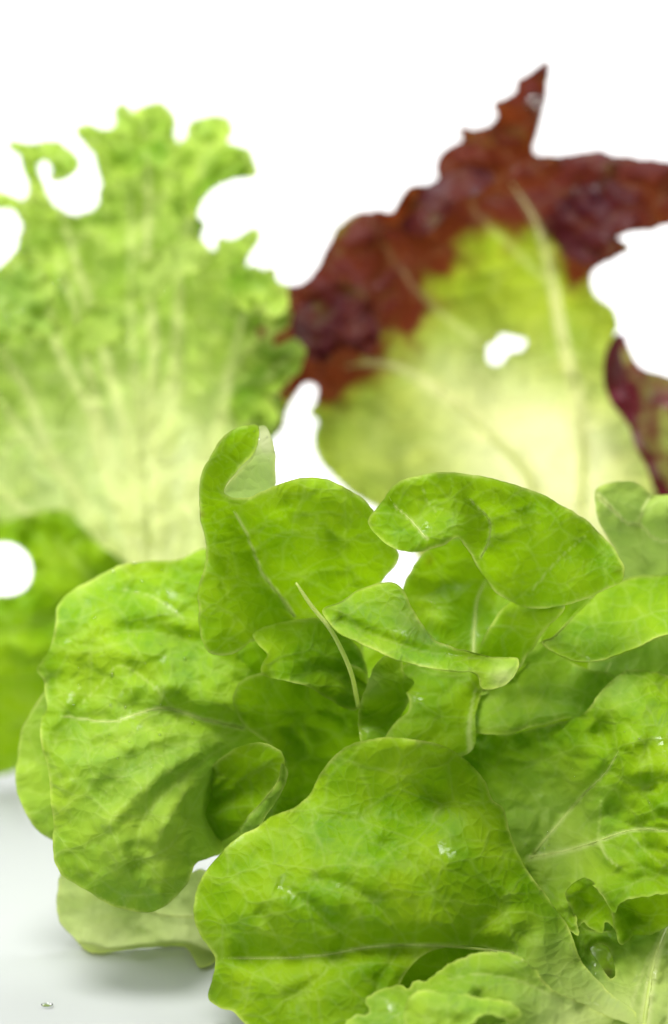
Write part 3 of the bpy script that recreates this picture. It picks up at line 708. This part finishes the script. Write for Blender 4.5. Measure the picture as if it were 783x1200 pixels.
leaf(FR, M_FRILL, [dict(step=5,
    o=[(-50,345),(-15,318),(2,311),(17,296),(24,268),(14,246),(-30,240),(-30,222),(2,224),(26,233),(34,226),(29,203),(20,186),(10,170),(16,164),(32,167),(50,164),(66,165),(80,174),(93,190),(89,201),(76,211),(63,214),(58,206),(62,196),(55,186),(46,192),(50,215),(60,236),(76,248),(95,251),(112,241),(118,222),(115,197),(104,175),(88,157),(91,149),(103,144),(116,150),(131,149),(134,135),(137,122),(146,122),(153,131),(166,124),(186,118),(200,125),(207,140),(204,158),(210,169),(217,160),(222,145),(240,137),(258,135),(270,143),(272,156),(268,166),(277,172),(294,180),(300,207),(276,208),(256,215),(238,234),(229,246),(240,262),(238,281),(252,293),(258,277),(276,279),(294,267),(305,272),(302,286),(292,301),(291,312),(308,315),(320,313),(325,328),(338,335),(335,352),(341,370),(335,387),(322,396),(322,408),(343,399),(357,408),(355,425),(340,445),(318,452),(310,462),(326,464),(333,484),(326,500),(312,530),(285,600),(255,670),(225,760),(205,860),(200,925),(165,925),(150,860),(140,760),(120,690),(60,640),(-50,600)],
    holes=[[(300,386),(308,382),(312,390),(306,396)]],
    d=[(-50,345,-205),(10,170,-215),(90,190,-205),(60,236,-222),(137,122,-240),(200,125,-232),(270,143,-222),(300,207,-212),(229,246,-240),(305,272,-214),(338,335,-215),(357,408,-205),(333,484,-215),(60,330,-222),(140,300,-240),(230,330,-232),(290,400,-224),(150,450,-236),(60,480,-222),(240,520,-232),(0,450,-212),(120,590,-230),(200,650,-230),(-40,560,-212),(180,920,-225),(180,800,-225)],
    v=FAN,
    q=6.0, qs=34, n=10, ns=52, roll=8, ruf=11, rufs=24, rufw=34, dir=1.5, jit=2.6, jits=13, rim=0.15, net=0.25,
    pale=[(200,640,130,.75),(150,520,80,.25),(20,560,60,.3),(230,540,60,.3)]),
    *FRILLS],
    'tall frilly leaf with a ragged crown and pale base')
leaf(FR, B_, dict(step=5,
    o=[(-60,598),(0,610),(38,602),(62,596),(84,600),(100,622),(118,640),(132,648),(160,668),(250,700),(240,780),(150,850),(80,892),(22,904),(-60,906)],
    holes=[[(-50,642),(0,636),(18,638),(32,650),(38,668),(32,688),(16,697),(0,698),(-50,700)]],
    d=[(-60,598,-205),(62,596,-205),(130,648,-212),(250,700,-222),(240,780,-220),(80,892,-218),(0,904,-225),(-50,720,-190),(60,690,-190),(100,760,-194),(30,770,-180),(20,850,-205)],
    v=[dict(p=[(160,700),(90,720),(30,735),(-50,750)], w=(3,1), g=6, gw=16, c=0.1, tube=False),
       dict(p=[(120,800),(60,815),(20,850),(0,880)], w=(3,1), g=4.5, gw=18, c=0.05, tube=False),
       dict(p=[(120,690),(80,650),(60,625)], w=(3,1), g=5, gw=12, c=0.15, tube=False)],
    b=[(125,650,12,6)], q=3, qs=45, n=5, ns=60, ruf=5, rufs=30, jit=2, rim=0.15),
    'darker green leaf curling down to the table at far left')
fix(FR)

# ================================================================= red lettuce behind right
RD = plant('red_lettuce', 'red-tipped lettuce leaf, green at the base, standing out of focus behind at right', 'lettuce', (640, 925, -225))
leaf(RD, M_RED, [dict(step=5,
    o=[(300,372),(318,350),(337,336),(352,333),(370,320),(380,295),(395,266),(415,250),(440,247),(460,248),(467,235),(480,220),(510,212),(513,190),(520,175),(541,164),(538,149),(560,151),(581,140),(577,122),(590,115),(603,108),(604,95),(622,84),(641,71),(644,80),(640,112),(633,150),(628,180),(650,182),(680,180),(698,175),(716,182),(732,185),(783,188),(850,192),(850,258),(783,262),(768,268),(722,278),(726,286),(738,291),(722,302),(697,313),(690,326),(699,346),(718,362),(725,384),(716,408),(712,440),(722,462),(738,498),(756,540),(772,580),(760,640),(710,760),(680,860),(668,925),(610,925),(600,860),(560,760),(480,640),(440,596),(412,578),(388,558),(372,535),(368,508),(371,490),(362,484),(372,456),(358,448),(342,476),(325,512),(305,520),(285,450)],
    holes=[[(571,414),(573,403),(581,402),(586,392),(600,394),(617,399),(611,411),(597,413),(586,427),(573,425)]],
    d=[(300,372,-262),(337,336,-250),(395,266,-238),(460,248,-232),(541,164,-238),(641,71,-225),(628,180,-240),(698,175,-225),(850,192,-205),(850,258,-210),(722,278,-222),(725,384,-228),(772,580,-240),(640,920,-225),(372,535,-240),(342,476,-258),(305,510,-265),(400,360,-228),(470,330,-240),(560,300,-250),(640,330,-252),(500,430,-250),(590,430,-252),(440,480,-238),(560,540,-245),(660,540,-246),(640,760,-235),(440,590,-240),(690,440,-236),(700,230,-214)],
    v=[dict(p=[(655,925),(672,700),(684,540),(676,470),(660,400),(645,320),(628,260),(600,215)], w=(11,2), g=-3, gw=14, c=0.9, name='midrib', mat=M_RIB, sink=0.1),
       dict(p=[(660,700),(620,560),(575,510),(530,470),(480,437),(440,425),(405,430)], w=(9,2), g=-2.5, gw=12, c=0.9, mat=M_RIB, sink=0.1),
       dict(p=[(560,400),(520,370),(480,330),(450,285)], w=(3,1), g=2, gw=12, c=0.35, tube=False),
       dict(p=[(640,330),(600,290),(560,250),(545,215)], w=(3,1), g=2, gw=12, c=0.3, tube=False),
       dict(p=[(640,300),(680,260),(740,240)], w=(3,1), g=2, gw=12, c=0.2, tube=False),
       dict(p=[(560,540),(500,520),(450,540)], w=(3,1), g=2, gw=12, c=0.2, tube=False)],
    q=4.0, qs=38, n=5, ns=60, ruf=6, rufs=30, rufw=26, jit=1.8, jits=12, rim=0.15, net=0.1,
    pale=[(640,560,100,.9),(655,530,45,.5),(580,480,70,.35),(520,440,50,.25),(640,720,140,.6),(440,520,60,.15)],
    red=[(400,310,80,1.4),(370,400,70,1.4),(320,420,50,1.0),(320,490,40,.8),(450,300,60,1.0),(450,370,50,.6),(500,230,60,1.5),(560,190,60,1.8),(620,110,75,2.2),(640,220,60,1.4),(720,220,75,1.8),(800,220,80,2.0),(700,290,45,1.4),(510,270,35,.5),(390,450,35,.6),(735,520,30,.55),(380,560,20,.3),(520,300,40,.45),(490,400,36,.4),(600,260,36,.4)]),
  dict(step=5, o=[(640,268),(652,238),(684,214),(716,212),(742,232),(764,262),(724,276),(736,291),(716,303),(688,310),(664,300)],
    d=[(640,268,-236),(684,214,-228),(742,232,-196),(764,262,-192),(716,303,-196),(664,300,-222)], q=3, qs=30, n=3, ruf=4, rufs=24, roll=6, red0=1.7, rim=0.15, jit=1.6, jits=10),
  dict(step=5, o=[(345,372),(372,340),(404,330),(430,352),(446,392),(430,416),(404,404),(380,424),(352,412)],
    d=[(345,372,-236),(404,330,-222),(446,392,-214),(404,404,-204),(352,412,-214)], q=4, qs=26, n=4, ruf=5, rufs=24, roll=7, red0=1.7, rim=0.15, jit=1.6, jits=10),
  dict(step=5, o=[(470,262),(486,226),(520,206),(556,196),(580,206),(560,226),(534,234),(520,256),(496,276)],
    d=[(470,262,-230),(520,206,-228),(580,206,-218),(534,234,-206),(496,276,-208)], q=3, qs=26, n=4, ruf=5, rufs=22, roll=7, red0=1.7, rim=0.15, jit=1.6, jits=10)],
    'broad red-brown leaf with a green heart and pale ribs')
leaf(RD, M_PURPLE, [dict(step=5,
    o=[(707,446),(707,425),(713,404),(724,391),(731,393),(736,418),(735,450),(745,490),(768,540),(800,590),(780,600),(756,545),(736,500),(718,472)],
    d=[(707,446,-200),(724,391,-210),(736,418,-214),(745,490,-205),(800,590,-200),(756,545,-194)], q=1.5, qs=30, ruf=3, red0=1.9, rim=0.15),
  dict(step=5, o=[(730,392),(738,408),(750,428),(770,438),(800,450),(860,470),(860,610),(800,592),(766,540),(744,492),(734,452)],
    d=[(730,392,-212),(770,438,-190),(860,470,-180),(860,610,-185),(766,540,-198),(744,492,-206),(770,490,-178)],
    b=[(752,470,16,6)], q=2.5, qs=26, ruf=4, red0=1.2, rim=0.15, pale0=0.2)],
    'dark purple-red curled leaf edge at far right')
fix(RD)

# ================================================================= water drops
def drop(px, py, d, r, squash, label, group=None):
    import bmesh
    bm = bmesh.new(); bmesh.ops.create_icosphere(bm, subdivisions=3, radius=r)
    for v in bm.verts:
        v.co.z *= squash; v.co.x *= 1.0 + 0.12 * math.sin(v.co.y / r * 2)
    me = bpy.data.meshes.new('water_drop'); bm.to_mesh(me); bm.free()
    me.polygons.foreach_set('use_smooth', [True] * len(me.polygons))
    o = link('water_drop', me, None, M_WATER); p = unproject(px, py, d); o.location = p
    o['label'] = label; o['category'] = 'water drop'
    if group: o['group'] = group
    return o
dt = float(table_d(1176))
o = drop(55, 1176, dt, 0.0016, 0.25, 'small clear water drop on the white table at lower left'); o.location.z = 0.0008; o.scale = (1.2, 1, 1)
o = drop(626, 121, -222, 0.0034, 1.0, 'round water drop on the dark red leaf tip')

# scattered fine droplets clinging to the blades
def droplets(leaf_obj, count, box, rmin, rmax, label, seed):
    import bmesh
    rr = random.Random(seed); me0 = leaf_obj.data
    cand = []
    for v in me0.vertices:
        px, py = (v.co.x - CAM[0]), 0
        Z = (v.co.y - CAM[1]) * CP - (v.co.z - CAM[2]) * SP
        X = 391.5 + v.co.x / Z / KPX; Yp = 600 + (-(v.co.z - CAM[2]) * CP - (v.co.y - CAM[1]) * SP) / Z / KPX
        if box[0] < X < box[2] and box[1] < Yp < box[3]: cand.append(v)
    V, F = [], []
    for v in rr.sample(cand, min(count, len(cand))):
        n = v.normal.copy()
        if n.dot(Vector(CAM) - v.co) < 0: n = -n
        a = n.orthogonal().normalized(); b = n.cross(a); R = rmin + (rmax - rmin) * rr.random() ** 3
        base = len(V); V.append(v.co + n * R * 0.6)
        for ring, (cr, ch) in enumerate(((0.55, 0.48), (0.88, 0.25), (1.0, -0.02))):
            for k in range(8):
                an = k * math.pi / 4
                V.append(v.co + (a * math.cos(an) * (1 + 0.25 * math.sin(R * 9e6)) + b * math.sin(an)) * R * cr + n * R * ch)
        for k in range(8):
            F.append((base, base + 1 + k, base + 1 + (k + 1) % 8))
            for q_ in (0, 1):
                F.append((base + 1 + q_ * 8 + k, base + 9 + q_ * 8 + k, base + 9 + q_ * 8 + (k + 1) % 8, base + 1 + q_ * 8 + (k + 1) % 8))
    me = bpy.data.meshes.new('water_droplets'); me.from_pydata([tuple(p) for p in V], [], F)
    me.polygons.foreach_set('use_smooth', [True] * len(me.polygons))
    o = link('water_droplets', me, None, M_WATER); o['kind'] = 'stuff'; o['label'] = label; o['category'] = 'water drops'
LV = [c for c in HEAD.children if c.name.startswith('leaf')]
def lf(word): return next(c for c in LV if word in c.get('label', ''))
droplets(lf('large left leaf'), 70, (70, 660, 240, 900), 0.00018, 0.0008, 'fine water droplets on the large left leaf', 3)
droplets(lf('folded along its midrib, its tip'), 14, (296, 500, 326, 545), 0.0003, 0.0009, 'water droplets added for the white glint on the curled tip of the upright leaf', 5)  # added to give the tip its white glint
droplets(lf('large crinkled right'), 16, (600, 850, 783, 1000), 0.0002, 0.0006, 'few tiny water droplets on the crinkled right leaf', 6)
FL = [c for c in FR.children if 'tall frilly' in c.get('label', '')][0]
droplets(FL, 46, (0, 240, 250, 440), 0.0006, 0.0021, 'water beads added for white glints on the frilly leaf', 8)  # beads put in for the blurred white glints
